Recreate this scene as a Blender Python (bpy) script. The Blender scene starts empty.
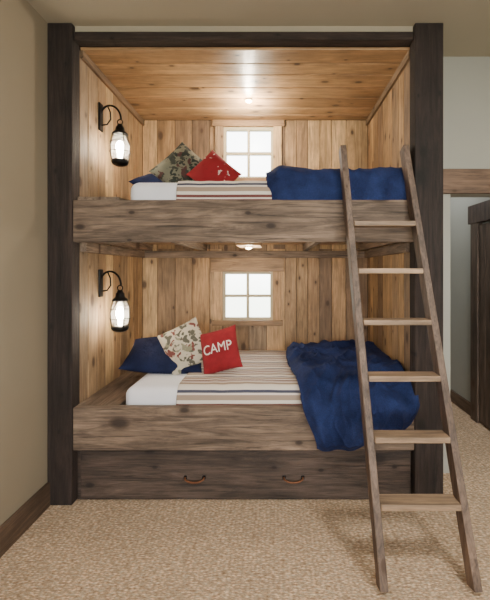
import bpy, bmesh, math, random
from mathutils import Vector, Matrix, Euler, noise
random.seed(7)
D = bpy.data
COL = bpy.context.scene.collection

def lin(c):
    r = []
    for v in c[:3]:
        v = v/255.0
        r.append(v/12.92 if v <= 0.04045 else ((v+0.055)/1.055)**2.4)
    return (r[0], r[1], r[2], 1.0)

# ------------------------------------------------------------------ materials
def new_mat(name):
    m = D.materials.new(name); m.use_nodes = True
    nt = m.node_tree
    b = nt.nodes['Principled BSDF']
    return m, nt, b

def ramp(nt, stops, interp='LINEAR'):
    n = nt.nodes.new('ShaderNodeValToRGB')
    cr = n.color_ramp; cr.interpolation = interp
    while len(cr.elements) < len(stops): cr.elements.new(0.5)
    for e, (p, c) in zip(cr.elements, stops):
        e.position = p; e.color = c
    return n

def g(v): return (v, v, v, 1)

def mixc(nt, mode, fac, a, b):
    n = nt.nodes.new('ShaderNodeMix'); n.data_type = 'RGBA'; n.blend_type = mode
    for key, val in ((0, fac), (6, a), (7, b)):
        if hasattr(val, 'links'): nt.links.new(val, n.inputs[key])
        else: n.inputs[key].default_value = val
    return n.outputs[2]

def wood_mat(name, axis, tones, grain=(0.55, 1.15), rough=0.62, knots=True, bump=0.25, sc=1.0, knotcol=(66, 44, 28), streak=0.5, knot_size=1.0, normal='Y', blot=(0.62, 1.2)):
    m, nt, b = new_mat(name)
    L = nt.links
    tc = nt.nodes.new('ShaderNodeTexCoord')
    at = nt.nodes.new('ShaderNodeAttribute'); at.attribute_name = 'rnd'
    off = nt.nodes.new('ShaderNodeVectorMath'); off.operation = 'SCALE'; off.inputs['Scale'].default_value = 17.0
    L.new(at.outputs['Vector'], off.inputs[0])
    add = nt.nodes.new('ShaderNodeVectorMath'); add.operation = 'ADD'
    L.new(tc.outputs['Object'], add.inputs[0]); L.new(off.outputs[0], add.inputs[1])
    def mp(along, cross):
        k = nt.nodes.new('ShaderNodeMapping')
        s = [cross*sc]*3; s['XYZ'.index(axis)] = along*sc
        k.inputs['Scale'].default_value = s
        L.new(add.outputs[0], k.inputs['Vector']); return k
    def noi(along, cross, det, ro=0.6, dist=0.0):
        n = nt.nodes.new('ShaderNodeTexNoise'); n.inputs['Scale'].default_value = 1.0
        n.inputs['Detail'].default_value = det; n.inputs['Roughness'].default_value = ro
        n.inputs['Distortion'].default_value = dist
        L.new(mp(along, cross).outputs[0], n.inputs['Vector']); return n
    n1 = noi(2.0, 22, 8, 0.7, 1.4)
    n2 = noi(7, 130, 4)
    n3 = noi(1.6, 4, 3)
    n4 = noi(2.2, 60, 6, 0.7, 0.8)
    n5 = noi(5, 9, 4, 0.6, 0.5)
    st = [(i/(len(tones)-1)*0.999, lin(t)) for i, t in enumerate(tones)]
    rt = ramp(nt, st)
    sep = nt.nodes.new('ShaderNodeSeparateColor'); L.new(at.outputs['Color'], sep.inputs[0])
    L.new(sep.outputs[0], rt.inputs[0])
    r1 = ramp(nt, [(0.34, g(grain[0])), (0.5, g((grain[0]+grain[1])/2)), (0.62, g(grain[1]))])
    L.new(n1.outputs[0], r1.inputs[0])
    r2 = ramp(nt, [(0.3, g(0.8)), (0.7, g(1.12))]); L.new(n2.outputs[0], r2.inputs[0])
    r3 = ramp(nt, [(0.3, g(blot[0])), (0.7, g(blot[1]))]); L.new(n3.outputs[0], r3.inputs[0])
    r4 = ramp(nt, [(0.36, g(1-streak)), (0.46, g(1.0))]); L.new(n4.outputs[0], r4.inputs[0])
    r5 = ramp(nt, [(0.30, g(0.78)), (0.5, g(1.0)), (0.72, g(1.08))]); L.new(n5.outputs[0], r5.inputs[0])
    c = mixc(nt, 'MULTIPLY', 1.0, rt.outputs[0], r1.outputs[0])
    for r in (r2, r3, r4, r5): c = mixc(nt, 'MULTIPLY', 1.0, c, r.outputs[0])
    if knots:
        # knots: 2D cells in the plane of the board
        cross = [a for a in 'XYZ' if a not in (axis, normal)][0]
        s3 = nt.nodes.new('ShaderNodeSeparateXYZ'); L.new(mp(2.8, 4.9).outputs[0], s3.inputs[0])
        cb = nt.nodes.new('ShaderNodeCombineXYZ')
        L.new(s3.outputs['XYZ'.index(cross)], cb.inputs[0]); L.new(s3.outputs['XYZ'.index(axis)], cb.inputs[1])
        v = nt.nodes.new('ShaderNodeTexVoronoi'); v.voronoi_dimensions = '2D'; v.inputs['Scale'].default_value = 1.0
        L.new(cb.outputs[0], v.inputs['Vector'])
        # vary the knot size from cell to cell
        sc2 = nt.nodes.new('ShaderNodeSeparateColor'); L.new(v.outputs['Color'], sc2.inputs[0])
        ma = nt.nodes.new('ShaderNodeMath'); ma.operation = 'MULTIPLY_ADD'; ma.inputs[1].default_value = 2.2; ma.inputs[2].default_value = 0.65
        L.new(sc2.outputs[0], ma.inputs[0])
        mu = nt.nodes.new('ShaderNodeMath'); mu.operation = 'MULTIPLY'
        L.new(v.outputs['Distance'], mu.inputs[0]); L.new(ma.outputs[0], mu.inputs[1])
        q = knot_size
        kr = ramp(nt, [(0.05*q, g(0.9)), (0.085*q, g(0.65)), (0.11*q, g(0.28)), (0.24*q, g(0.0))]); L.new(mu.outputs[0], kr.inputs[0])
        c = mixc(nt, 'MIX', kr.outputs[0], c, lin(knotcol))
    L.new(c, b.inputs['Base Color'])
    b.inputs['Roughness'].default_value = rough
    bp = nt.nodes.new('ShaderNodeBump'); bp.inputs['Strength'].default_value = bump; bp.inputs['Distance'].default_value = 0.01
    s = nt.nodes.new('ShaderNodeMath'); s.operation = 'ADD'
    L.new(n1.outputs[0], s.inputs[0]); L.new(n4.outputs[0], s.inputs[1])
    L.new(s.outputs[0], bp.inputs['Height']); L.new(bp.outputs[0], b.inputs['Normal'])
    return m

def flat_mat(name, col, rough=0.8, var=0.06, scale=6, bump=0.0, bscale=200, metal=0.0, sheen=0.0):
    m, nt, b = new_mat(name); L = nt.links
    tc = nt.nodes.new('ShaderNodeTexCoord')
    n = nt.nodes.new('ShaderNodeTexNoise'); n.inputs['Scale'].default_value = scale; n.inputs['Detail'].default_value = 4
    L.new(tc.outputs['Object'], n.inputs['Vector'])
    r = ramp(nt, [(0.3, g(1-var)), (0.7, g(1+var))]); L.new(n.outputs[0], r.inputs[0])
    c = mixc(nt, 'MULTIPLY', 1.0, lin(col), r.outputs[0]); L.new(c, b.inputs['Base Color'])
    b.inputs['Roughness'].default_value = rough; b.inputs['Metallic'].default_value = metal
    b.inputs['Sheen Weight'].default_value = sheen
    if bump > 0:
        n2 = nt.nodes.new('ShaderNodeTexNoise'); n2.inputs['Scale'].default_value = bscale; n2.inputs['Detail'].default_value = 3
        L.new(tc.outputs['Object'], n2.inputs['Vector'])
        bp = nt.nodes.new('ShaderNodeBump'); bp.inputs['Strength'].default_value = bump; bp.inputs['Distance'].default_value = 0.004
        L.new(n2.outputs[0], bp.inputs['Height']); L.new(bp.outputs[0], b.inputs['Normal'])
    return m

def linen_mat(name, col, col2):
    m, nt, b = new_mat(name); L = nt.links
    tc = nt.nodes.new('ShaderNodeTexCoord')
    n = nt.nodes.new('ShaderNodeTexNoise'); n.inputs['Scale'].default_value = 7; n.inputs['Detail'].default_value = 5
    L.new(tc.outputs['Object'], n.inputs['Vector'])
    n1 = nt.nodes.new('ShaderNodeTexNoise'); n1.inputs['Scale'].default_value = 200; n1.inputs['Detail'].default_value = 3
    L.new(tc.outputs['Object'], n1.inputs['Vector'])
    n3 = nt.nodes.new('ShaderNodeTexNoise'); n3.inputs['Scale'].default_value = 24; n3.inputs['Detail'].default_value = 4; n3.inputs['Distortion'].default_value = 0.8
    L.new(tc.outputs['Object'], n3.inputs['Vector'])
    r = ramp(nt, [(0.35, lin(col)), (0.68, lin(col2))]); L.new(n.outputs[0], r.inputs[0])
    r1 = ramp(nt, [(0.3, g(0.7)), (0.7, g(1.3))]); L.new(n1.outputs[0], r1.inputs[0])
    L.new(mixc(nt, 'MULTIPLY', 1.0, r.outputs[0], r1.outputs[0]), b.inputs['Base Color'])
    b.inputs['Roughness'].default_value = 0.9; b.inputs['Specular IOR Level'].default_value = 0.2
    bp = nt.nodes.new('ShaderNodeBump'); bp.inputs['Strength'].default_value = 0.35; bp.inputs['Distance'].default_value = 0.02
    L.new(n3.outputs[0], bp.inputs['Height']); L.new(bp.outputs[0], b.inputs['Normal'])
    return m

def emit_mat(name, col, strength):
    m, nt, b = new_mat(name)
    b.inputs['Base Color'].default_value = lin(col)
    b.inputs['Emission Color'].default_value = lin(col)
    b.inputs['Emission Strength'].default_value = strength
    return m

PT = [(148, 118, 86), (204, 166, 118), (222, 184, 134), (178, 140, 98), (142, 120, 96), (212, 172, 124), (116, 92, 72), (192, 152, 108), (132, 106, 82)]
M_pz = wood_mat('pine_planks_back', 'Z', PT, grain=(0.62, 1.13), streak=0.38, normal='Y', blot=(0.66, 1.15))
M_pzx = wood_mat('pine_planks_side', 'Z', PT, grain=(0.62, 1.13), streak=0.38, normal='X', blot=(0.66, 1.15))
M_px = wood_mat('pine_planks_ceiling', 'X', [(176, 138, 98), (204, 164, 118), (154, 118, 84), (192, 150, 106)], rough=0.36, grain=(0.66, 1.12), streak=0.3, normal='Z', blot=(0.75, 1.12), knot_size=0.9)
M_pxy = wood_mat('pine_casing', 'X', [(158, 124, 90), (174, 138, 100)], rough=0.55, grain=(0.65, 1.12), streak=0.3, knots=False)
M_py = wood_mat('pine_trim_depth', 'Y', PT, normal='X')
RT = [(134, 114, 97), (146, 125, 106), (124, 106, 90)]
M_rx = wood_mat('rough_sawn_rail_wood', 'X', RT, grain=(0.42, 1.32), rough=0.7, knotcol=(42, 30, 24), bump=0.6, streak=0.6, knot_size=1.1, sc=0.9)
M_ry = wood_mat('rough_sawn_wood_depth', 'Y', RT, grain=(0.5, 1.25), rough=0.7, bump=0.4, normal='Z')
M_dx = wood_mat('dark_stained_drawer_wood', 'X', [(88, 74, 65), (82, 68, 60)], grain=(0.38, 1.35), rough=0.65, knotcol=(24, 18, 14), bump=0.6, knot_size=1.2, streak=0.6, sc=0.9)
M_post = wood_mat('dark_timber_post_wood', 'Z', [(54, 42, 37), (47, 37, 33)], grain=(0.35, 1.35), rough=0.8, knotcol=(16, 13, 11), bump=0.6)
M_postx = wood_mat('dark_timber_beam_wood', 'X', [(62, 49, 42), (55, 43, 37)], grain=(0.45, 1.3), rough=0.8, knotcol=(18, 13, 10), bump=0.6)
M_lz = wood_mat('ladder_rail_wood', 'Z', [(112, 92, 78), (120, 100, 86)], grain=(0.5, 1.25), rough=0.55, knots=True, sc=1.3, knot_size=0.8)
M_lx = wood_mat('ladder_rung_wood', 'X', [(160, 134, 108), (174, 146, 118)], grain=(0.6, 1.15), rough=0.5, knots=False)
M_base = wood_mat('baseboard_wood', 'Y', [(112, 90, 74), (104, 84, 68)], grain=(0.6, 1.2), knots=False)
M_doorz = wood_mat('door_wood', 'Z', [(96, 80, 68), (86, 70, 60)], grain=(0.55, 1.2), normal='X')
M_trimx = wood_mat('door_header_wood', 'X', [(130, 104, 84), (122, 96, 78)], grain=(0.6, 1.2))
M_wall = flat_mat('taupe_wall_paint', (144, 132, 112), 0.9, 0.02, 3, 0.08, 300)
M_wall2 = flat_mat('grey_wall_paint', (166, 165, 155), 0.9, 0.02, 3, 0.08, 300)
M_dark = flat_mat('seam_shade_backing', (44, 33, 26), 0.95, 0.05)  # backing coloured dark to stand in for shadow in the plank seams
M_ceil = flat_mat('ceiling_paint', (166, 157, 138), 0.9, 0.02, 3, 0.05, 300)
M_white = flat_mat('white_sheet_cotton', (240, 240, 246), 0.85, 0.03, 8, 0.1, 120, sheen=0.2)
M_navy = linen_mat('navy_linen', (26, 36, 72), (40, 53, 96))
M_navyd = linen_mat('dark_navy_pillowcase', (22, 28, 54), (30, 38, 70))
M_red = flat_mat('red_wool', (134, 22, 32), 0.9, 0.12, 30, 0.4, 300)
M_let = flat_mat('white_felt_lettering', (222, 212, 202), 0.9, 0.03)
M_iron = flat_mat('black_iron', (20, 18, 18), 0.45, 0.1, 20, metal=0.6)
M_copper = flat_mat('aged_bronze_pull', (118, 78, 54), 0.45, 0.15, 40, metal=0.7)
M_frame = flat_mat('cream_window_frame', (194, 180, 148), 0.6, 0.03)
M_bulb = emit_mat('lantern_bulb_glow', (255, 240, 214), 160)
M_puck = emit_mat('downlight_glow', (255, 236, 204), 22)

def glass_mat(name, gl=0.12, em=0.0, rough=0.05):
    m, nt, b = new_mat(name); L = nt.links
    tr = nt.nodes.new('ShaderNodeBsdfTransparent'); tr.inputs[0].default_value = (0.96, 0.97, 0.97, 1)
    gs = nt.nodes.new('ShaderNodeBsdfGlossy'); gs.inputs['Roughness'].default_value = rough
    mx = nt.nodes.new('ShaderNodeMixShader'); mx.inputs[0].default_value = gl
    L.new(tr.outputs[0], mx.inputs[1]); L.new(gs.outputs[0], mx.inputs[2])
    out = mx.outputs[0]
    if em > 0:
        tl = nt.nodes.new('ShaderNodeBsdfTranslucent'); tl.inputs[0].default_value = (1, 0.97, 0.92, 1)
        m2 = nt.nodes.new('ShaderNodeMixShader'); m2.inputs[0].default_value = em
        L.new(out, m2.inputs[1]); L.new(tl.outputs[0], m2.inputs[2]); out = m2.outputs[0]
    L.new(out, nt.nodes['Material Output'].inputs['Surface'])
    return m
M_glass = glass_mat('clear_glass', 0.03, rough=0.35)
M_lglass = glass_mat('seeded_lantern_glass', 0.10, 0.06)

# carpet
def carpet():
    m, nt, b = new_mat('beige_woven_carpet'); L = nt.links
    tc = nt.nodes.new('ShaderNodeTexCoord')
    n = nt.nodes.new('ShaderNodeTexNoise'); n.inputs['Scale'].default_value = 58; n.inputs['Detail'].default_value = 5; n.inputs['Roughness'].default_value = 0.8
    mp = nt.nodes.new('ShaderNodeMapping'); mp.inputs['Scale'].default_value = (0.7, 1.7, 1)
    L.new(tc.outputs['Object'], mp.inputs[0]); L.new(mp.outputs[0], n.inputs['Vector'])
    wv = nt.nodes.new('ShaderNodeTexVoronoi'); wv.inputs['Scale'].default_value = 68; wv.inputs['Randomness'].default_value = 0.6
    L.new(mp.outputs[0], wv.inputs['Vector'])
    n2 = nt.nodes.new('ShaderNodeTexNoise'); n2.inputs['Scale'].default_value = 5; n2.inputs['Detail'].default_value = 5
    L.new(tc.outputs['Object'], n2.inputs['Vector'])
    r = ramp(nt, [(0.36, lin((176, 138, 102))), (0.5, lin((234, 200, 164))), (0.62, lin((255, 236, 206)))]); L.new(n.outputs[0], r.inputs[0])
    rv = ramp(nt, [(0.1, g(1.15)), (0.6, g(0.62))]); L.new(wv.outputs['Distance'], rv.inputs[0])
    r2 = ramp(nt, [(0.3, g(0.92)), (0.7, g(1.06))]); L.new(n2.outputs[0], r2.inputs[0])
    c = mixc(nt, 'MULTIPLY', 1.0, r.outputs[0], r2.outputs[0])
    c = mixc(nt, 'MULTIPLY', 1.0, c, rv.outputs[0]); L.new(c, b.inputs['Base Color'])
    b.inputs['Roughness'].default_value = 0.95
    ad = nt.nodes.new('ShaderNodeMath'); ad.operation = 'SUBTRACT'
    L.new(n.outputs[0], ad.inputs[0]); L.new(wv.outputs['Distance'], ad.inputs[1])
    bp = nt.nodes.new('ShaderNodeBump'); bp.inputs['Strength'].default_value = 0.7; bp.inputs['Distance'].default_value = 0.009
    L.new(ad.outputs[0], bp.inputs['Height']); L.new(bp.outputs[0], b.inputs['Normal'])
    return m
M_carpet = carpet()

def stripes():
    m, nt, b = new_mat('striped_camp_blanket'); L = nt.links
    uv = nt.nodes.new('ShaderNodeUVMap'); uv.uv_map = 'cloth'
    sp = nt.nodes.new('ShaderNodeSeparateXYZ'); L.new(uv.outputs[0], sp.inputs[0])
    mu = nt.nodes.new('ShaderNodeMath'); mu.operation = 'MULTIPLY'; mu.inputs[1].default_value = 1/0.20
    L.new(sp.outputs[1], mu.inputs[0])
    fr = nt.nodes.new('ShaderNodeMath'); fr.operation = 'FRACT'; L.new(mu.outputs[0], fr.inputs[0])
    cr = lin((222, 212, 200)); rd = lin((112, 66, 62)); nv = lin((70, 72, 90)); tn = lin((162, 142, 124))
    r = ramp(nt, [(0.0, cr), (0.12, nv), (0.20, cr), (0.26, tn), (0.40, cr), (0.50, rd), (0.58, cr), (0.63, rd), (0.67, cr), (0.76, tn), (0.90, cr)], 'CONSTANT')
    L.new(fr.outputs[0], r.inputs[0])
    L.new(r.outputs[0], b.inputs['Base Color']); b.inputs['Roughness'].default_value = 0.9
    n2 = nt.nodes.new('ShaderNodeTexNoise'); n2.inputs['Scale'].default_value = 220
    tc = nt.nodes.new('ShaderNodeTexCoord'); L.new(tc.outputs['Object'], n2.inputs['Vector'])
    bp = nt.nodes.new('ShaderNodeBump'); bp.inputs['Strength'].default_value = 0.3; bp.inputs['Distance'].default_value = 0.003
    L.new(n2.outputs[0], bp.inputs['Height']); L.new(bp.outputs[0], b.inputs['Normal'])
    return m
M_stripe = stripes()

def floral(name, base, c1, c2, c3, scale=16, cov=0.36):
    m, nt, b = new_mat(name); L = nt.links
    tc = nt.nodes.new('ShaderNodeTexCoord')
    mp = nt.nodes.new('ShaderNodeMapping'); mp.inputs['Scale'].default_value = (1, 0.2, 1)
    nz = nt.nodes.new('ShaderNodeTexNoise'); nz.inputs['Scale'].default_value = 22; nz.inputs['Detail'].default_value = 3
    L.new(tc.outputs['Object'], nz.inputs['Vector'])
    ad = nt.nodes.new('ShaderNodeMix'); ad.data_type = 'RGBA'; ad.blend_type = 'LINEAR_LIGHT'; ad.inputs[0].default_value = 0.06
    L.new(tc.outputs['Object'], ad.inputs[6]); L.new(nz.outputs['Color'], ad.inputs[7])
    L.new(ad.outputs[2], mp.inputs[0])
    v = nt.nodes.new('ShaderNodeTexVoronoi'); v.inputs['Scale'].default_value = scale
    L.new(mp.outputs[0], v.inputs['Vector'])
    rs = ramp(nt, [(0.0, g(1)), (cov, g(1)), (cov+0.06, g(0))]); L.new(v.outputs['Distance'], rs.inputs[0])
    sp = nt.nodes.new('ShaderNodeSeparateColor'); L.new(v.outputs['Color'], sp.inputs[0])
    rc = ramp(nt, [(0.0, lin(c1)), (0.35, lin(c2)), (0.65, lin(c3)), (0.85, lin(c1))], 'CONSTANT'); L.new(sp.outputs[0], rc.inputs[0])
    c = mixc(nt, 'MIX', rs.outputs[0], lin(base), rc.outputs[0])
    L.new(c, b.inputs['Base Color']); b.inputs['Roughness'].default_value = 0.9
    return m
M_flor = floral('botanical_print_cotton', (184, 174, 154), (84, 82, 70), (108, 58, 52), (126, 124, 102), 24, 0.44)
M_leaf = floral('leaf_print_cotton', (104, 102, 86), (34, 40, 34), (48, 52, 44), (72, 44, 40), 24, 0.48)
M_redp = floral('red_print_cotton', (132, 18, 28), (206, 190, 180), (118, 20, 28), (118, 20, 28), 24, 0.18)

# ------------------------------------------------------------------ mesh helpers
def link(o, parent=None):
    COL.objects.link(o)
    if parent: o.parent = parent
    return o

def empty(name, loc=(0, 0, 0)):
    e = D.objects.new(name, None); e.empty_display_size = 0.1; e.location = loc; COL.objects.link(e)
    return e

def boxes(name, bl, mat, bevel=0.003, parent=None, mtx=None, origin=None):
    me = D.meshes.new(name); vs = []; fs = []; cols = []
    for b in bl:
        x0, x1, y0, y1, z0, z1 = b[:6]
        i = len(vs)
        for z in (z0, z1):
            for (x, y) in ((x0, y0), (x1, y0), (x1, y1), (x0, y1)):
                p = Vector((x, y, z))
                if mtx is not None: p = mtx @ p
                vs.append(p)
        fs += [(i, i+3, i+2, i+1), (i+4, i+5, i+6, i+7), (i, i+1, i+5, i+4), (i+1, i+2, i+6, i+5), (i+2, i+3, i+7, i+6), (i+3, i, i+4, i+7)]
        c = (random.random(), random.random(), random.random(), 1) if len(b) < 7 else (b[6], random.random(), random.random(), 1)
        cols += [c]*6
    if origin is not None:
        o0 = Vector(origin); vs = [v-o0 for v in vs]
    me.from_pydata([tuple(v) for v in vs], [], fs)
    a = me.color_attributes.new('rnd', 'FLOAT_COLOR', 'CORNER')
    for p in me.polygons:
        for li in p.loop_indices:
            a.data[li].color = cols[p.index]
    me.materials.append(mat)
    o = D.objects.new(name, me)
    if origin is not None: o.location = origin
    link(o, parent)
    if bevel > 0:
        md = o.modifiers.new('bevel', 'BEVEL'); md.width = bevel; md.segments = 2; md.limit_method = 'ANGLE'
    return o

def holed(name, xs, zs, holes, y0, y1, mat, bevel=0):
    """wall with rectangular openings, built from solid blocks round the openings"""
    X = sorted(set([xs[0], xs[1]] + [h[0] for h in holes] + [h[1] for h in holes]))
    Z = sorted(set([zs[0], zs[1]] + [h[2] for h in holes] + [h[3] for h in holes]))
    bl = []
    for i in range(len(X)-1):
        for j in range(len(Z)-1):
            cx = (X[i]+X[i+1])/2; cz = (Z[j]+Z[j+1])/2
            if any(h[0] < cx < h[1] and h[2] < cz < h[3] for h in holes): continue
            bl.append((X[i], X[i+1], y0, y1, Z[j], Z[j+1]))
    return boxes(name, bl, mat, bevel)

def planks(a0, a1, wmin, wmax, gap=0.0024):
    out = []; a = a0
    while a < a1-1e-4:
        w = random.uniform(wmin, wmax)
        if a1-(a+w) < wmin*0.7: w = a1-a
        out.append((a+gap, a+w-gap)); a += w
    return out

def lathe(name, prof, mat, seg=24, parent=None, loc=(0, 0, 0)):
    me = D.meshes.new(name); vs = []; fs = []
    for (r, z) in prof:
        for k in range(seg):
            t = 2*math.pi*k/seg; vs.append((r*math.cos(t), r*math.sin(t), z))
    for i in range(len(prof)-1):
        for k in range(seg):
            k2 = (k+1) % seg
            fs.append((i*seg+k, i*seg+k2, (i+1)*seg+k2, (i+1)*seg+k))
    me.from_pydata(vs, [], fs)
    for p in me.polygons: p.use_smooth = True
    me.materials.append(mat)
    o = D.objects.new(name, me); o.location = loc; link(o, parent); return o

def tube(name, pts, r, mat, seg=8, parent=None, loc=(0, 0, 0), closed=False):
    me = D.meshes.new(name); vs = []; fs = []
    P = [Vector(p) for p in pts]; n = len(P)
    for i, p in enumerate(P):
        if closed: t = P[(i+1) % n]-P[i-1]
        else: t = P[min(i+1, n-1)]-P[max(i-1, 0)]
        t.normalize()
        up = Vector((0, 0, 1)) if abs(t.z) < 0.9 else Vector((1, 0, 0))
        if abs(t.y) < 0.3: up = Vector((0, 1, 0))
        a = t.cross(up).normalized(); b = t.cross(a).normalized()
        for k in range(seg):
            q = 2*math.pi*k/seg; vs.append(p+a*r*math.cos(q)+b*r*math.sin(q))
    m = n if closed else n-1
    for i in range(m):
        j = (i+1) % n
        for k in range(seg):
            k2 = (k+1) % seg; fs.append((i*seg+k, i*seg+k2, j*seg+k2, j*seg+k))
    if not closed:
        fs.append(tuple(range(seg))[::-1]); fs.append(tuple((n-1)*seg+k for k in range(seg)))
    me.from_pydata([tuple(v) for v in vs], [], fs)
    for p in me.polygons: p.use_smooth = True
    me.materials.append(mat)
    o = D.objects.new(name, me); o.location = loc; link(o, parent); return o

# ------------------------------------------------------------------ dimensions
XL, XR = -1.20, 0.84           # alcove inner faces
YF, YB = 2.25, 3.44            # front of rails / back planks
ZC = 2.745                     # alcove ceiling
WL = -1.345                    # room left wall
WR = 1.88                      # room right wall
RC = 2.85                      # room ceiling
W1 = (-0.465, -0.015, 2.215, 2.685)
W2 = (-0.475, -0.020, 0.935, 1.375)

# ------------------------------------------------------------------ room shell
boxes('floor', [(WL-0.1, WR+0.1, -2.1, 4.9, -0.1, 0.0)], M_carpet, 0)
boxes('ceiling', [(WL-0.1, WR+0.1, -2.1, 2.66, RC, RC+0.1)], M_ceil, 0)
boxes('wall_left', [(WL-0.1, WL, -2.1, 3.6, 0, RC)], M_wall, 0)
boxes('wall_right', [(WR, WR+0.1, -2.1, 4.9, 0, RC)], M_wall2, 0)
holed('wall_rear', (WL-0.1, WR+0.1), (0, RC), [(-0.7, 1.3, 0.8, 2.3)], -2.1, -2.0, M_wall2)
# wall beside bunk with hall opening
boxes('wall_back', [(0.99, 1.20, 2.60, 2.72, 0, RC), (1.20, WR, 2.60, 2.72, 1.91, RC)], M_wall2, 0)
boxes('wall_divider', [(0.89, 0.99, 2.34, 4.8, 0, RC)], M_wall2, 0)
boxes('wall_hall_end', [(0.99, WR, 4.8, 4.9, 0, RC)], M_wall2, 0)
boxes('ceiling_hall', [(0.99, WR, 2.72, 4.8, 2.5, 2.6)], M_ceil, 0)
boxes('wall_bunk_soffit', [(WL, 0.995, 2.275, 2.34, 2.812, RC)], M_ceil, 0)
boxes('trim_1', [(1.13, WR, 2.57, 2.60, 1.91, 2.075)], M_trimx, 0.003)
boxes('baseboard_left', [(WL, WL+0.022, -2.0, 2.24, 0, 0.14)], M_base, 0.004)
boxes('baseboard_right', [(WR-0.022, WR, 3.57, 4.8, 0, 0.12), (WR-0.022, WR, -2.0, 2.57, 0, 0.12)], M_base, 0.004)
# hall door on right wall
dr = empty('door_1', (WR, 3.1, 0))
def dchild(name, bl, mat):
    o = boxes(name, bl, mat, 0.003); o.parent = dr; o.matrix_parent_inverse = Matrix.Translation((-WR, -3.1, 0)); return o
dchild('panel', [(WR-0.035, WR-0.005, 2.88+i*0.112, 2.88+(i+1)*0.112-0.002, 0.02, 1.80) for i in range(5)], M_doorz)
dchild('casing', [(WR-0.05, WR-0.001, 3.44, 3.56, 0, 1.82), (WR-0.05, WR-0.001, 2.80, 2.88, 0, 1.82), (WR-0.055, WR-0.001, 2.80, 3.60, 1.82, 1.99)], M_doorz)

# alcove planks -------------------------------------------------------------
bl = []
for (a, b) in planks(XL, XR, 0.09, 0.17):
    t = random.random()
    holes = sorted([h for h in (W1, W2) if h[0] < b and h[1] > a], key=lambda h: h[2])
    edges = sorted(set([a, b] + [v for h in holes for v in (h[0], h[1]) if a < v < b]))
    for i in range(len(edges)-1):
        xa, xb = edges[i], edges[i+1]
        z = 0.3
        for h in holes:
            if h[0] < (xa+xb)/2 < h[1]:
                bl.append((xa, xb, YB, YB+0.018, z, h[2], t)); z = h[3]
        if z < 1.5:
            bl.append((xa, xb, YB, YB+0.018, z, 1.58, t)); z = 1.58
        bl.append((xa, xb, YB, YB+0.018, z, ZC, (t*1.0+0.37) % 1))
boxes('wall_alcove_back', bl, M_pz, 0.004)
holed('wall_alcove_back_sheathing', (XL-0.15, 0.89), (0, RC), [W1, W2], YB+0.019, YB+0.10, M_dark)
boxes('wall_alcove_left', [(XL-0.018, XL, a, b, 0.3, ZC) for a, b in planks(2.335, YB, 0.09, 0.15)], M_pzx, 0.004)
boxes('wall_alcove_right', [(XR, XR+0.018, a, b, 0.3, ZC) for a, b in planks(2.335, YB, 0.09, 0.15)], M_pzx, 0.004)
boxes('wall_alcove_left_core', [(WL, XL-0.019, 2.34, YB+0.018, 0, RC)], M_dark, 0)
boxes('wall_alcove_right_core', [(XR+0.019, 0.89, 2.34, YB+0.018, 0, RC)], M_dark, 0)
boxes('ceiling_alcove', [(XL, XR, a, b, ZC, ZC+0.018) for a, b in planks(2.335, YB, 0.14, 0.19, 0.0035)], M_px, 0.005)
boxes('ceiling_alcove_deck', [(XL-0.018, XR+0.018, 2.34, YB+0.018, ZC+0.019, RC)], M_dark, 0)
boxes('trim_2', [(XL, XL+0.02, 2.34, YB-0.002, ZC-0.05, ZC-0.001)], M_py, 0.002)
boxes('trim_3', [(XR-0.02, XR, 2.34, YB-0.002, ZC-0.05, ZC-0.001)], M_py, 0.002)

# windows --------------------------------------------------------------------
def window(name, w, tr_top):
    x0, x1, z0, z1 = w
    e = empty(name, ((x0+x1)/2, YB, (z0+z1)/2)); inv = Matrix.Translation(-e.location)
    def ch(n, b, m, bev=0.002):
        o = boxes(n, b, m, bev); o.parent = e; o.matrix_parent_inverse = inv
    f = 0.024; y0, y1 = YB+0.005, YB+0.06
    xm = (x0+x1)/2; zm = (z0+z1)/2
    ch('frame', [(x0, x0+f, y0, y1, z0, z1), (x1-f, x1, y0, y1, z0, z1), (x0+f, x1-f, y0, y1, z0, z0+f), (x0+f, x1-f, y0, y1, z1-f, z1)], M_frame)
    ch('muntins', [(xm-0.012, xm+0.012, y0+0.005, y1-0.01, z0+f, z1-f), (x0+f, xm-0.012, y0+0.005, y1-0.01, zm-0.012, zm+0.012), (xm+0.012, x1-f, y0+0.005, y1-0.01, zm-0.012, zm+0.012)], M_frame)
    ch('glass', [(x0+f, x1-f, y1-0.022, y1-0.018, z0+f, z1-f)], M_glass, 0)
    ch('casing_head', [(x0-0.10, x1+0.10, YB-0.028, YB-0.002, z1, tr_top)], M_pxy)
    ch('casing_sides', [(x0-0.075, x0, YB-0.022, YB-0.002, z0-0.0, z1), (x1, x1+0.075, YB-0.022, YB-0.002, z0, z1)], M_pz)
    ch('sill', [(x0-0.09, x1+0.09, YB-0.04, YB-0.002, z0-0.045, z0)], M_pxy)
window('window_1', W1, ZC-0.004)
window('window_2', W2, 1.50)

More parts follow.
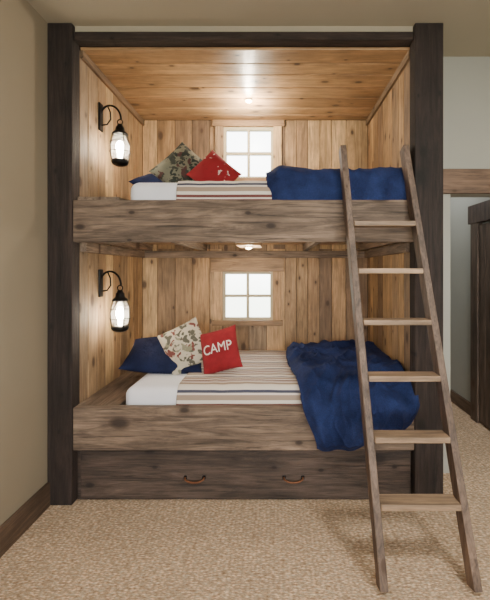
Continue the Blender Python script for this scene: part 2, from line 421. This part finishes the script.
# ------------------------------------------------------------------ bunk bed
bunk = empty('bunk_bed')
def bb(n, b, m, bev=0.004): return boxes(n, b, m, bev, parent=bunk)
bb('post_left', [(WL+0.001, -1.197, 2.24, 2.333, 0, RC-0.001)], M_post, 0.007)
bb('post_right', [(0.825, 0.995, 2.24, 2.333, 0, RC-0.001)], M_post, 0.007)
bb('header_beam', [(-1.197, 0.825, 2.262, 2.333, 2.762, 2.811)], M_postx, 0.005)
bb('upper_rail', [(-1.197, 0.825, YF, 2.302, 1.556, 1.806)], M_rx, 0.005)
bb('lower_rail', [(-1.197, 0.825, YF, 2.302, 0.320, 0.573)], M_rx, 0.005)
bb('drawer_front', [(-1.165, 0.812, 2.275, 2.30, 0.025, 0.308)], M_dx, 0.005)
bb('plinth', [(-1.197, 0.825, 2.302, 2.33, 0.0, 0.318)], M_dx, 0.002)
bb('lower_ledge', [(-1.198, -0.945, 2.303, YB-0.005, 0.535, 0.573)], M_ry, 0.004)
bb('lower_ledge_side', [(-0.975, -0.95, 2.303, YB-0.005, 0.36, 0.534)], M_ry, 0.002)
bb('lower_deck', [(-1.198, 0.838, 2.333, YB-0.005, 0.32, 0.345)], M_ry, 0.002)
bb('upper_ledge', [(-1.198, -0.945, 2.303, YB-0.005, 1.80, 1.835)], M_ry, 0.004)
bb('upper_ledge_side', [(-0.975, -0.95, 2.303, YB-0.005, 1.65, 1.799)], M_ry, 0.002)
bb('upper_deck', [(-1.198, 0.838, a, b, 1.62, 1.645) for a, b in planks(2.303, YB-0.003, 0.12, 0.16)], M_px, 0.003)
bb('upper_deck_joists', [(x, x+0.045, 2.303, YB-0.003, 1.562, 1.619) for x in (-1.15, -0.66, 0.25, 0.74)], M_ry, 0.003)
bb('upper_light_board', [(-0.27, -0.10, 2.60, 2.95, 1.560, 1.619)], M_px, 0.003)
bb('upper_back_ledger', [(-1.198, 0.838, YB-0.045, YB-0.003, 1.50, 1.561)], M_rx, 0.003)
bb('upper_end_ledgers', [(-1.198, -1.16, 2.335, YB-0.05, 1.50, 1.561), (0.80, 0.838, 2.335, YB-0.05, 1.50, 1.561)], M_ry, 0.003)

for i, x in enumerate((-0.48, 0.11)):
    pts = []
    for k in range(15):
        t = k/14*math.pi
        pts.append((x+0.056*-math.cos(t), 2.262-0.012*math.sin(t), 0.150-0.020*math.sin(t)))
    pts = [(pts[0][0], 2.276, 0.15)]+pts+[(pts[-1][0], 2.276, 0.15)]
    tube('drawer_pull_%d' % (i+1), pts, 0.006, M_copper, parent=bunk)
    bb('pull_plates_%d' % (i+1), [(x-0.066, x-0.046, 2.268, 2.2745, 0.138, 0.162), (x+0.046, x+0.066, 2.268, 2.2745, 0.138, 0.162)], M_iron, 0.003)

# ------------------------------------------------------------------ ladder
lad = empty('ladder', (0.63, 1.64, 0))
SL = 0.315
def yl(z): return 1.64+SL*z
def lad_rail(n, xb, xt):
    p0 = Vector((xb, yl(0.0), 0.0)); p1 = Vector((xt, yl(2.13), 2.13))
    d = (p1-p0); ln = d.length; d.normalize()
    side = Vector((1, 0, 0)); side = (side-d*side.dot(d)).normalized(); fr = d.cross(side)
    M = Matrix((side, fr, d)).transposed().to_4x4(); M.translation = p0
    o = boxes(n, [(-0.018, 0.018, -0.036, 0.036, 0.012, ln)], M_lz, 0.004, mtx=M)
    o.parent = lad; o.matrix_parent_inverse = Matrix.Translation(-lad.location)
lad_rail('rail_1', 0.465, 0.410)
lad_rail('rail_2', 0.865, 0.785)
for i in range(6):
    z = 0.325+0.265*i; f = z/2.13
    xa = 0.465-0.055*f+0.019; xb = 0.865-0.08*f-0.019; y = yl(z)
    o = boxes('rung_%d' % (i+1), [(xa, xb, y-0.045, y+0.045, z-0.014, z+0.014)], M_lx, 0.004)
    o.parent = lad; o.matrix_parent_inverse = Matrix.Translation(-lad.location)

# ------------------------------------------------------------------ bedding
def mattress(name, x0, x1, y0, y1, z0, z1):
    me = D.meshes.new(name); bm = bmesh.new()
    bmesh.ops.create_cube(bm, size=1)
    for v in bm.verts:
        v.co = Vector((v.co.x*(x1-x0), v.co.y*(y1-y0), v.co.z*(z1-z0)))
    bmesh.ops.bevel(bm, geom=bm.edges[:], offset=0.055, segments=6, profile=0.5, affect='EDGES')
    bm.to_mesh(me); bm.free()
    for p in me.polygons: p.use_smooth = True
    me.materials.append(M_white)
    o = D.objects.new(name, me); o.location = ((x0+x1)/2, (y0+y1)/2, (z0+z1)/2); link(o); return o
mattress('mattress', -0.93, 0.825, 2.325, 3.40, 0.347, 0.665)
mattress('mattress', -0.90, 0.825, 2.325, 3.40, 1.647, 1.935)

def catmull(pts, n=16):
    out = []
    P = [pts[0]]+list(pts)+[pts[-1]]
    for i in range(1, len(P)-2):
        p0, p1, p2, p3 = [Vector(q) for q in P[i-1:i+3]]
        for k in range(n):
            t = k/n
            out.append(0.5*((2*p1)+(p2-p0)*t+(2*p0-5*p1+4*p2-p3)*t*t+(3*p1-p0-3*p2+p3)*t**3))
    out.append(Vector(P[-2])); return out

def drape(name, prof, xl, xr, length, off, mat, nx=90, nt=120, thick=0.015):
    P = catmull(prof); S = [0]
    for i in range(1, len(P)): S.append(S[-1]+(P[i]-P[i-1]).length)
    def at(s):
        s = max(0, min(s, S[-1]-1e-5))
        for i in range(1, len(S)):
            if S[i] >= s: break
        f = (s-S[i-1])/max(1e-9, S[i]-S[i-1]); p = P[i-1].lerp(P[i], f)
        i0 = max(0, i-4); i1 = min(len(P)-1, i+3)
        t = (P[i1]-P[i0]).normalized(); return p, t
    vs = []; fs = []; uvs = []
    for j in range(nt+1):
        for i in range(nx+1):
            u = i/nx; L = length(u, S[-1]); s = j/nt*L
            p, t = at(s); v = s/S[-1]
            x = xl(v)+(xr(v)-xl(v))*u
            n = (t.y, -t.x)
            du = min(u, 1-u)*(xr(v)-xl(v)); dv = min(L-s, 1)
            h = off(x, s, u, v, du, dv)
            vs.append((x, p.x+n[0]*h, p.y+n[1]*h)); uvs.append((x, s))
    w = nx+1
    for j in range(nt):
        for i in range(nx):
            fs.append((j*w+i, (j+1)*w+i, (j+1)*w+i+1, j*w+i+1))
    me = D.meshes.new(name); me.from_pydata(vs, [], fs)
    uv = me.uv_layers.new(name='cloth')
    for p in me.polygons:
        p.use_smooth = True
        for li, vi in zip(p.loop_indices, p.vertices): uv.data[li].uv = uvs[vi]
    me.materials.append(mat)
    o = D.objects.new(name, me); link(o)
    md = o.modifiers.new('thickness', 'SOLIDIFY'); md.thickness = thick; md.offset = -1
    return o

def sst(a, b, x):
    t = max(0, min(1, (x-a)/(b-a))); return t*t*(3-2*t)
def lerp_tab(tab, x):
    if x <= tab[0][0]: return tab[0][1]
    for (a, b), (c, d) in zip(tab, tab[1:]):
        if x <= c: return b+(d-b)*(x-a)/(c-a)
    return tab[-1][1]

def fold(x, s, seed, k=1.0, fine=1.0):
    # rounded folds with sharper creases between them
    q = Vector((x*2.6+s*1.2+seed, s*2.0-x*0.8, seed*2))
    w = noise.noise_vector(q*0.8)
    r = 1-abs(noise.noise(q+w*0.9))*2.0
    r2 = 1-abs(noise.noise(Vector((x*7+s*3+seed, s*4.5, 3.3))+w*1.1))*2.0
    r3 = 1-abs(noise.noise(Vector((x*11-s*6+seed, s*8, 5.3))+w*1.8))*2.2
    b = noise.noise(Vector((x*2.1-seed, s*1.9, 7.7)))
    return k*(0.028*max(r, 0)**1.7+fine*(0.016*max(r2, 0)**2+0.006*max(r3, 0)**1.8)+0.022*b)

prof_b = [(3.36, 0.668), (3.0, 0.670), (2.6, 0.670), (2.40, 0.668), (2.345, 0.650), (2.318, 0.600), (2.316, 0.54), (2.316, 0.48)]
drape('striped_blanket', prof_b, lambda v: -0.60, lambda v: 0.30, lambda u, L: L,
      lambda x, s, u, v, du, dv: 0.010+0.006*noise.noise(Vector((x*4, s*4, 1)))+0.004*noise.noise(Vector((x*14, s*10, 5))), M_stripe, 70, 80, 0.006)
prof_bu = [(q[0], q[1]+1.27) for q in prof_b]
drape('striped_blanket', prof_bu, lambda v: -0.60, lambda v: 0.12, lambda u, L: L,
      lambda x, s, u, v, du, dv: 0.010+0.006*noise.noise(Vector((x*4, s*4, 9)))+0.004*noise.noise(Vector((x*14, s*10, 2))), M_stripe, 70, 80, 0.006)

# lower comforter, hanging over the rail
prof_c = [(3.34, 0.69), (3.1, 0.715), (2.8, 0.715), (2.5, 0.705), (2.38, 0.69), (2.30, 0.645), (2.235, 0.60), (2.222, 0.54), (2.220, 0.46), (2.220, 0.34)]
hem = [(0, 0.012), (0.1, 0.0), (0.35, 0.015), (0.6, 0.05), (0.8, 0.09), (0.92, 0.16), (1.0, 0.25)]
def off_c(x, s, u, v, du, dv):
    e = sst(0, 0.06, du)*0.6+0.4 if u < 0.5 else 1.0
    e2 = sst(0, 0.05, dv)*0.6+0.4
    h = 0.030+fold(x, s, 4.2, 1.3)
    h += 0.026*sst(0.3, 0.0, u)*sst(0.75, 0.3, v)     # rolled-back edge
    h += sst(0.68, 0.85, v)*(0.014*math.sin(x*30+2.5*noise.noise(Vector((x*3, s*2, 0)))))
    return max(0.010, h)*e*e2
drape('comforter', prof_c, lambda v: 0.125-0.04*math.sin(v*5)+0.08*sst(0.80, 1.0, v), lambda v: 0.815+0.03*sst(0.68, 0.78, v), lambda u, L: L-lerp_tab(hem, u)+0.006*math.sin(u*23), off_c, M_navy, 150, 210, 0.022)

# upper comforter, folded inside the rail
prof_u = [(3.34, 1.955), (3.0, 1.995), (2.7, 2.005), (2.5, 2.005), (2.40, 1.998), (2.345, 1.96), (2.322, 1.88), (2.318, 1.80), (2.316, 1.74)]
def off_u(x, s, u, v, du, dv):
    e = sst(0, 0.09, du)*0.85+0.15 if u < 0.5 else sst(0, 0.03, du)*0.3+0.7
    h = 0.026+fold(x, s, 9.1, 0.75, 0.9)+0.012*sst(0.4, 0.1, u)
    return max(0.006, h)*e
drape('comforter', prof_u, lambda v: -0.045+0.015*math.sin(v*7), lambda v: 0.822, lambda u, L: L, off_u, M_navy, 130, 150, 0.03)

def pil_h(u, v, t, p=2.6):
    a = max(0, 1-abs(u)**p)*max(0, 1-abs(v)**p)
    return t*0.5*a**0.55

def pillow(name, w, h, t, loc, rot, mat, text=None, seed=0):
    N = 36; vs = []; fs = []
    def sh(u, v):
        pin = 1-0.07*(1-abs(v)**2)*abs(u)**3
        pin2 = 1-0.07*(1-abs(u)**2)*abs(v)**3
        return u*w/2*pin, v*h/2*pin2
    for side in (-1, 1):
        for j in range(N+1):
            for i in range(N+1):
                u = -1+2*i/N; v = -1+2*j/N
                u = math.sin(u*math.pi/2)*0.4+u*0.6; v = math.sin(v*math.pi/2)*0.4+v*0.6
                x, z = sh(u, v); d = pil_h(u, v, t)
                edge = max(abs(u), abs(v))
                wr = 0.006*noise.noise(Vector((x*14+seed, z*14, side)))*(1-edge**4)*2
                vs.append((x, side*(d+wr+0.001), z))
    w1 = N+1; o1 = w1*w1
    for j in range(N):
        for i in range(N):
            a = j*w1+i
            fs.append((a, a+1, a+1+w1, a+w1)); fs.append((o1+a, o1+a+w1, o1+a+1+w1, o1+a+1))
    for i in range(N):
        fs.append((i, o1+i, o1+i+1, i+1)); a = N*w1+i; fs.append((a, a+1, o1+a+1, o1+a))
        a = i*w1; fs.append((a, a+w1, o1+a+w1, o1+a)); a = i*w1+N; fs.append((a, o1+a, o1+a+w1, a+w1))
    me = D.meshes.new(name); me.from_pydata(vs, [], fs)
    for p in me.polygons: p.use_smooth = True
    me.materials.append(mat)
    o = D.objects.new(name, me); o.location = loc; o.rotation_euler = Euler([math.radians(a) for a in rot], 'XYZ'); link(o)
    if text:
        cu = D.curves.new('tmp', 'FONT'); cu.body = text; cu.size = 0.095; cu.align_x = 'CENTER'; cu.align_y = 'CENTER'; cu.offset = 0.0
        cu.extrude = 0.0
        to = D.objects.new('tmp', cu); COL.objects.link(to)
        bpy.context.view_layer.update()
        tm = D.meshes.new_from_object(to); D.objects.remove(to)
        bm = bmesh.new(); bm.from_mesh(tm)
        bmesh.ops.triangulate(bm, faces=bm.faces[:])
        bmesh.ops.subdivide_edges(bm, edges=[e for e in bm.edges if e.calc_length() > 0.02], cuts=2)
        xs = [vv.co.x for vv in bm.verts]; cw = max(xs)-min(xs); k = w*0.72/cw
        for vv in bm.verts:
            x = vv.co.x*k; z = vv.co.y
            vv.co = Vector((x, -(pil_h(x/(w/2), z/(h/2), t)+0.010), z))
        bm.to_mesh(tm); bm.free(); tm.materials.clear(); tm.materials.append(M_let)
        t2 = D.objects.new('lettering', tm); link(t2, o)
        md = t2.modifiers.new('felt', 'SOLIDIFY'); md.thickness = 0.003
    return o

# lower pillows
pillow('pillow', 0.56, 0.42, 0.17, (-0.80, 2.80, 0.765), (-72, 4, 6), M_navyd, seed=1)
pillow('throw_pillow', 0.31, 0.34, 0.13, (-0.645, 2.72, 0.842), (-28, -26, 10), M_flor, seed=3)
pillow('throw_pillow', 0.28, 0.31, 0.12, (-0.385, 2.66, 0.828), (-26, -16, -4), M_red, text='CAMP', seed=5)
# upper pillows
pillow('pillow', 0.54, 0.42, 0.17, (-0.76, 2.88, 2.03), (-80, 4, 0), M_navyd, seed=11)
pillow('throw_pillow', 0.35, 0.36, 0.14, (-0.655, 2.76, 2.10), (-20, 40, 8), M_leaf, seed=13)
pillow('throw_pillow', 0.28, 0.27, 0.12, (-0.425, 2.66, 2.06), (-20, 40, -6), M_redp, seed=15)

# ------------------------------------------------------------------ lanterns
def lantern(loc_z, y, power):
    xw = XL+0.001; xc = -1.06
    e = empty('wall_lantern', (xw, y, loc_z))
    dx = xc-xw
    boxes('back_plate', [(0, 0.014, -0.028, 0.028, -0.10, 0.09)], M_iron, 0.006, parent=e)
    arm = []
    for k in range(25):
        t = k/24
        a = math.pi*(1-t)
        arm.append((0.012+dx/2+dx/2*math.cos(a)-0.006, 0, 0.0+0.085*math.sin(a)-0.02*t))
    tube('arm', arm, 0.007, M_iron, parent=e)
    tube('arm_scroll', [(0.012, 0, -0.06), (0.05, 0, -0.055), (0.075, 0, -0.02), (0.072, 0, 0.03), (0.055, 0, 0.07)], 0.005, M_iron, parent=e)
    ring = [(dx+0.018*math.cos(q), 0, -0.038+0.018*math.sin(q)) for q in [2*math.pi*k/16 for k in range(16)]]
    tube('hanging_ring', ring, 0.004, M_iron, parent=e, closed=True)
    z0 = -0.055
    lathe('cap', [(0.001, z0), (0.018, z0), (0.020, z0-0.012), (0.028, z0-0.018), (0.030, z0-0.035), (0.032, z0-0.045), (0.050, z0-0.060), (0.054, z0-0.068), (0.050, z0-0.072), (0.001, z0-0.066)], M_iron, parent=e, loc=(dx, 0, 0))
    zg = z0-0.070
    gp = [(0.040, zg), (0.044, zg-0.02), (0.054, zg-0.05), (0.060, zg-0.085), (0.056, zg-0.125), (0.046, zg-0.16), (0.040, zg-0.175)]
    lathe('glass_chimney', gp, M_lglass, parent=e, loc=(dx, 0, 0))
    zb = zg-0.175
    lathe('base', [(0.001, zb+0.006), (0.044, zb+0.006), (0.054, zb), (0.058, zb-0.010), (0.052, zb-0.024), (0.044, zb-0.030), (0.028, zb-0.038), (0.001, zb-0.040)], M_iron, parent=e, loc=(dx, 0, 0))
    for k in range(4):
        q = math.pi/4+k*math.pi/2; c, s = math.cos(q), math.sin(q)
        tube('cage_wire_%d' % (k+1), [(dx+0.050*c, 0.050*s, zg), (dx+0.060*c, 0.060*s, zg-0.04), (dx+0.067*c, 0.067*s, zg-0.09), (dx+0.063*c, 0.063*s, zg-0.14), (dx+0.055*c, 0.055*s, zb-0.005)], 0.0034, M_iron, seg=6, parent=e)
    for n, zz, rr in (('cage_ring_1', zg-0.055, 0.064), ('cage_ring_2', zg-0.12, 0.066)):
        tube(n, [(dx+rr*math.cos(2*math.pi*k/24), rr*math.sin(2*math.pi*k/24), zz) for k in range(24)], 0.0028, M_iron, seg=6, parent=e, closed=True)
    lathe('bulb', [(0.001, zg-0.040), (0.014, zg-0.046), (0.025, zg-0.065), (0.029, zg-0.09), (0.022, zg-0.115), (0.013, zg-0.135), (0.012, zg-0.168), (0.001, zg-0.168)], M_bulb, 16, parent=e, loc=(dx, 0, 0))
    ld = D.lights.new('lantern_light', 'POINT'); ld.energy = power; ld.color = (1, 0.86, 0.67); ld.shadow_soft_size = 0.03
    lo = D.objects.new('lantern_light', ld); lo.location = (dx, 0, zg-0.085); link(lo, e)
    return e
lantern(2.44, 2.60, 22)
lantern(1.305, 2.60, 20)

# puck under the upper bunk; ceiling one added for the bright patch
def puck(name, loc, power, dz, mat):
    e = empty(name, loc)
    lathe('trim_ring', [(0.022, 0), (0.034, 0), (0.034, -0.006), (0.024, -0.008)], M_frame, parent=e)
    lathe('lens', [(0.024, -0.003), (0.022, -0.012), (0.012, -0.018), (0.001, -0.020)], mat, parent=e)
    ld = D.lights.new(name+'_light', 'POINT'); ld.energy = power; ld.color = (1, 0.87, 0.68); ld.shadow_soft_size = 0.02
    lo = D.objects.new(name+'_light', ld); lo.location = (0, 0, dz); link(lo, e)
puck('ceiling_light', (-0.21, 3.03, ZC-0.001), 26, -0.11, M_puck)  # added lamp and glowing lens for the ceiling hotspot, no fixture there
puck('ceiling_light', (-0.19, 2.74, 1.559), 8, -0.08, M_puck)

# ------------------------------------------------------------------ room lights
def area(name, loc, rot, sx, sy, power, col):
    ld = D.lights.new(name, 'AREA'); ld.shape = 'RECTANGLE'; ld.size = sx; ld.size_y = sy; ld.energy = power; ld.color = col
    o = D.objects.new(name, ld); o.location = loc; o.rotation_euler = [math.radians(a) for a in rot]; link(o)
area('room_rear_fill', (0.3, -1.9, 1.55), (90, 0, 0), 2.0, 1.5, 54, (1.0, 0.98, 0.96))  # added soft fill from behind the camera, source unseen
area('room_ceiling_light', (1.1, 0.5, RC-0.03), (0, 0, 0), 0.35, 0.35, 46, (1, 0.95, 0.87))
area('hall_fill', (1.45, 3.8, 2.48), (0, 0, 0), 0.5, 0.8, 8, (0.95, 0.98, 1.0))  # added fill to brighten the hall, no lamp known there

# ------------------------------------------------------------------ world
w = D.worlds.new('World'); bpy.context.scene.world = w; w.use_nodes = True
nt = w.node_tree; bg = nt.nodes['Background']
tc = nt.nodes.new('ShaderNodeTexCoord'); sp = nt.nodes.new('ShaderNodeSeparateXYZ'); nt.links.new(tc.outputs['Generated'], sp.inputs[0])
r = ramp(nt, [(0.0, lin((150, 160, 145))), (0.46, lin((216, 220, 206))), (0.5, lin((252, 252, 248))), (1.0, lin((244, 248, 252)))])
ma = nt.nodes.new('ShaderNodeMath'); ma.operation = 'MULTIPLY_ADD'; ma.inputs[1].default_value = 0.5; ma.inputs[2].default_value = 0.5
nt.links.new(sp.outputs[2], ma.inputs[0]); nt.links.new(ma.outputs[0], r.inputs[0]); nt.links.new(r.outputs[0], bg.inputs[0])
bg.inputs[1].default_value = 11.0

# ------------------------------------------------------------------ camera
cd = D.cameras.new('camera'); cam = D.objects.new('camera', cd); COL.objects.link(cam)
cam.location = (0, 0, 1.39); cam.rotation_euler = (math.radians(90), 0, 0)
cd.sensor_width = 36; cd.lens = 22.8; cd.shift_x = -0.05; cd.shift_y = -0.05; cd.clip_start = 0.05
bpy.context.scene.camera = cam
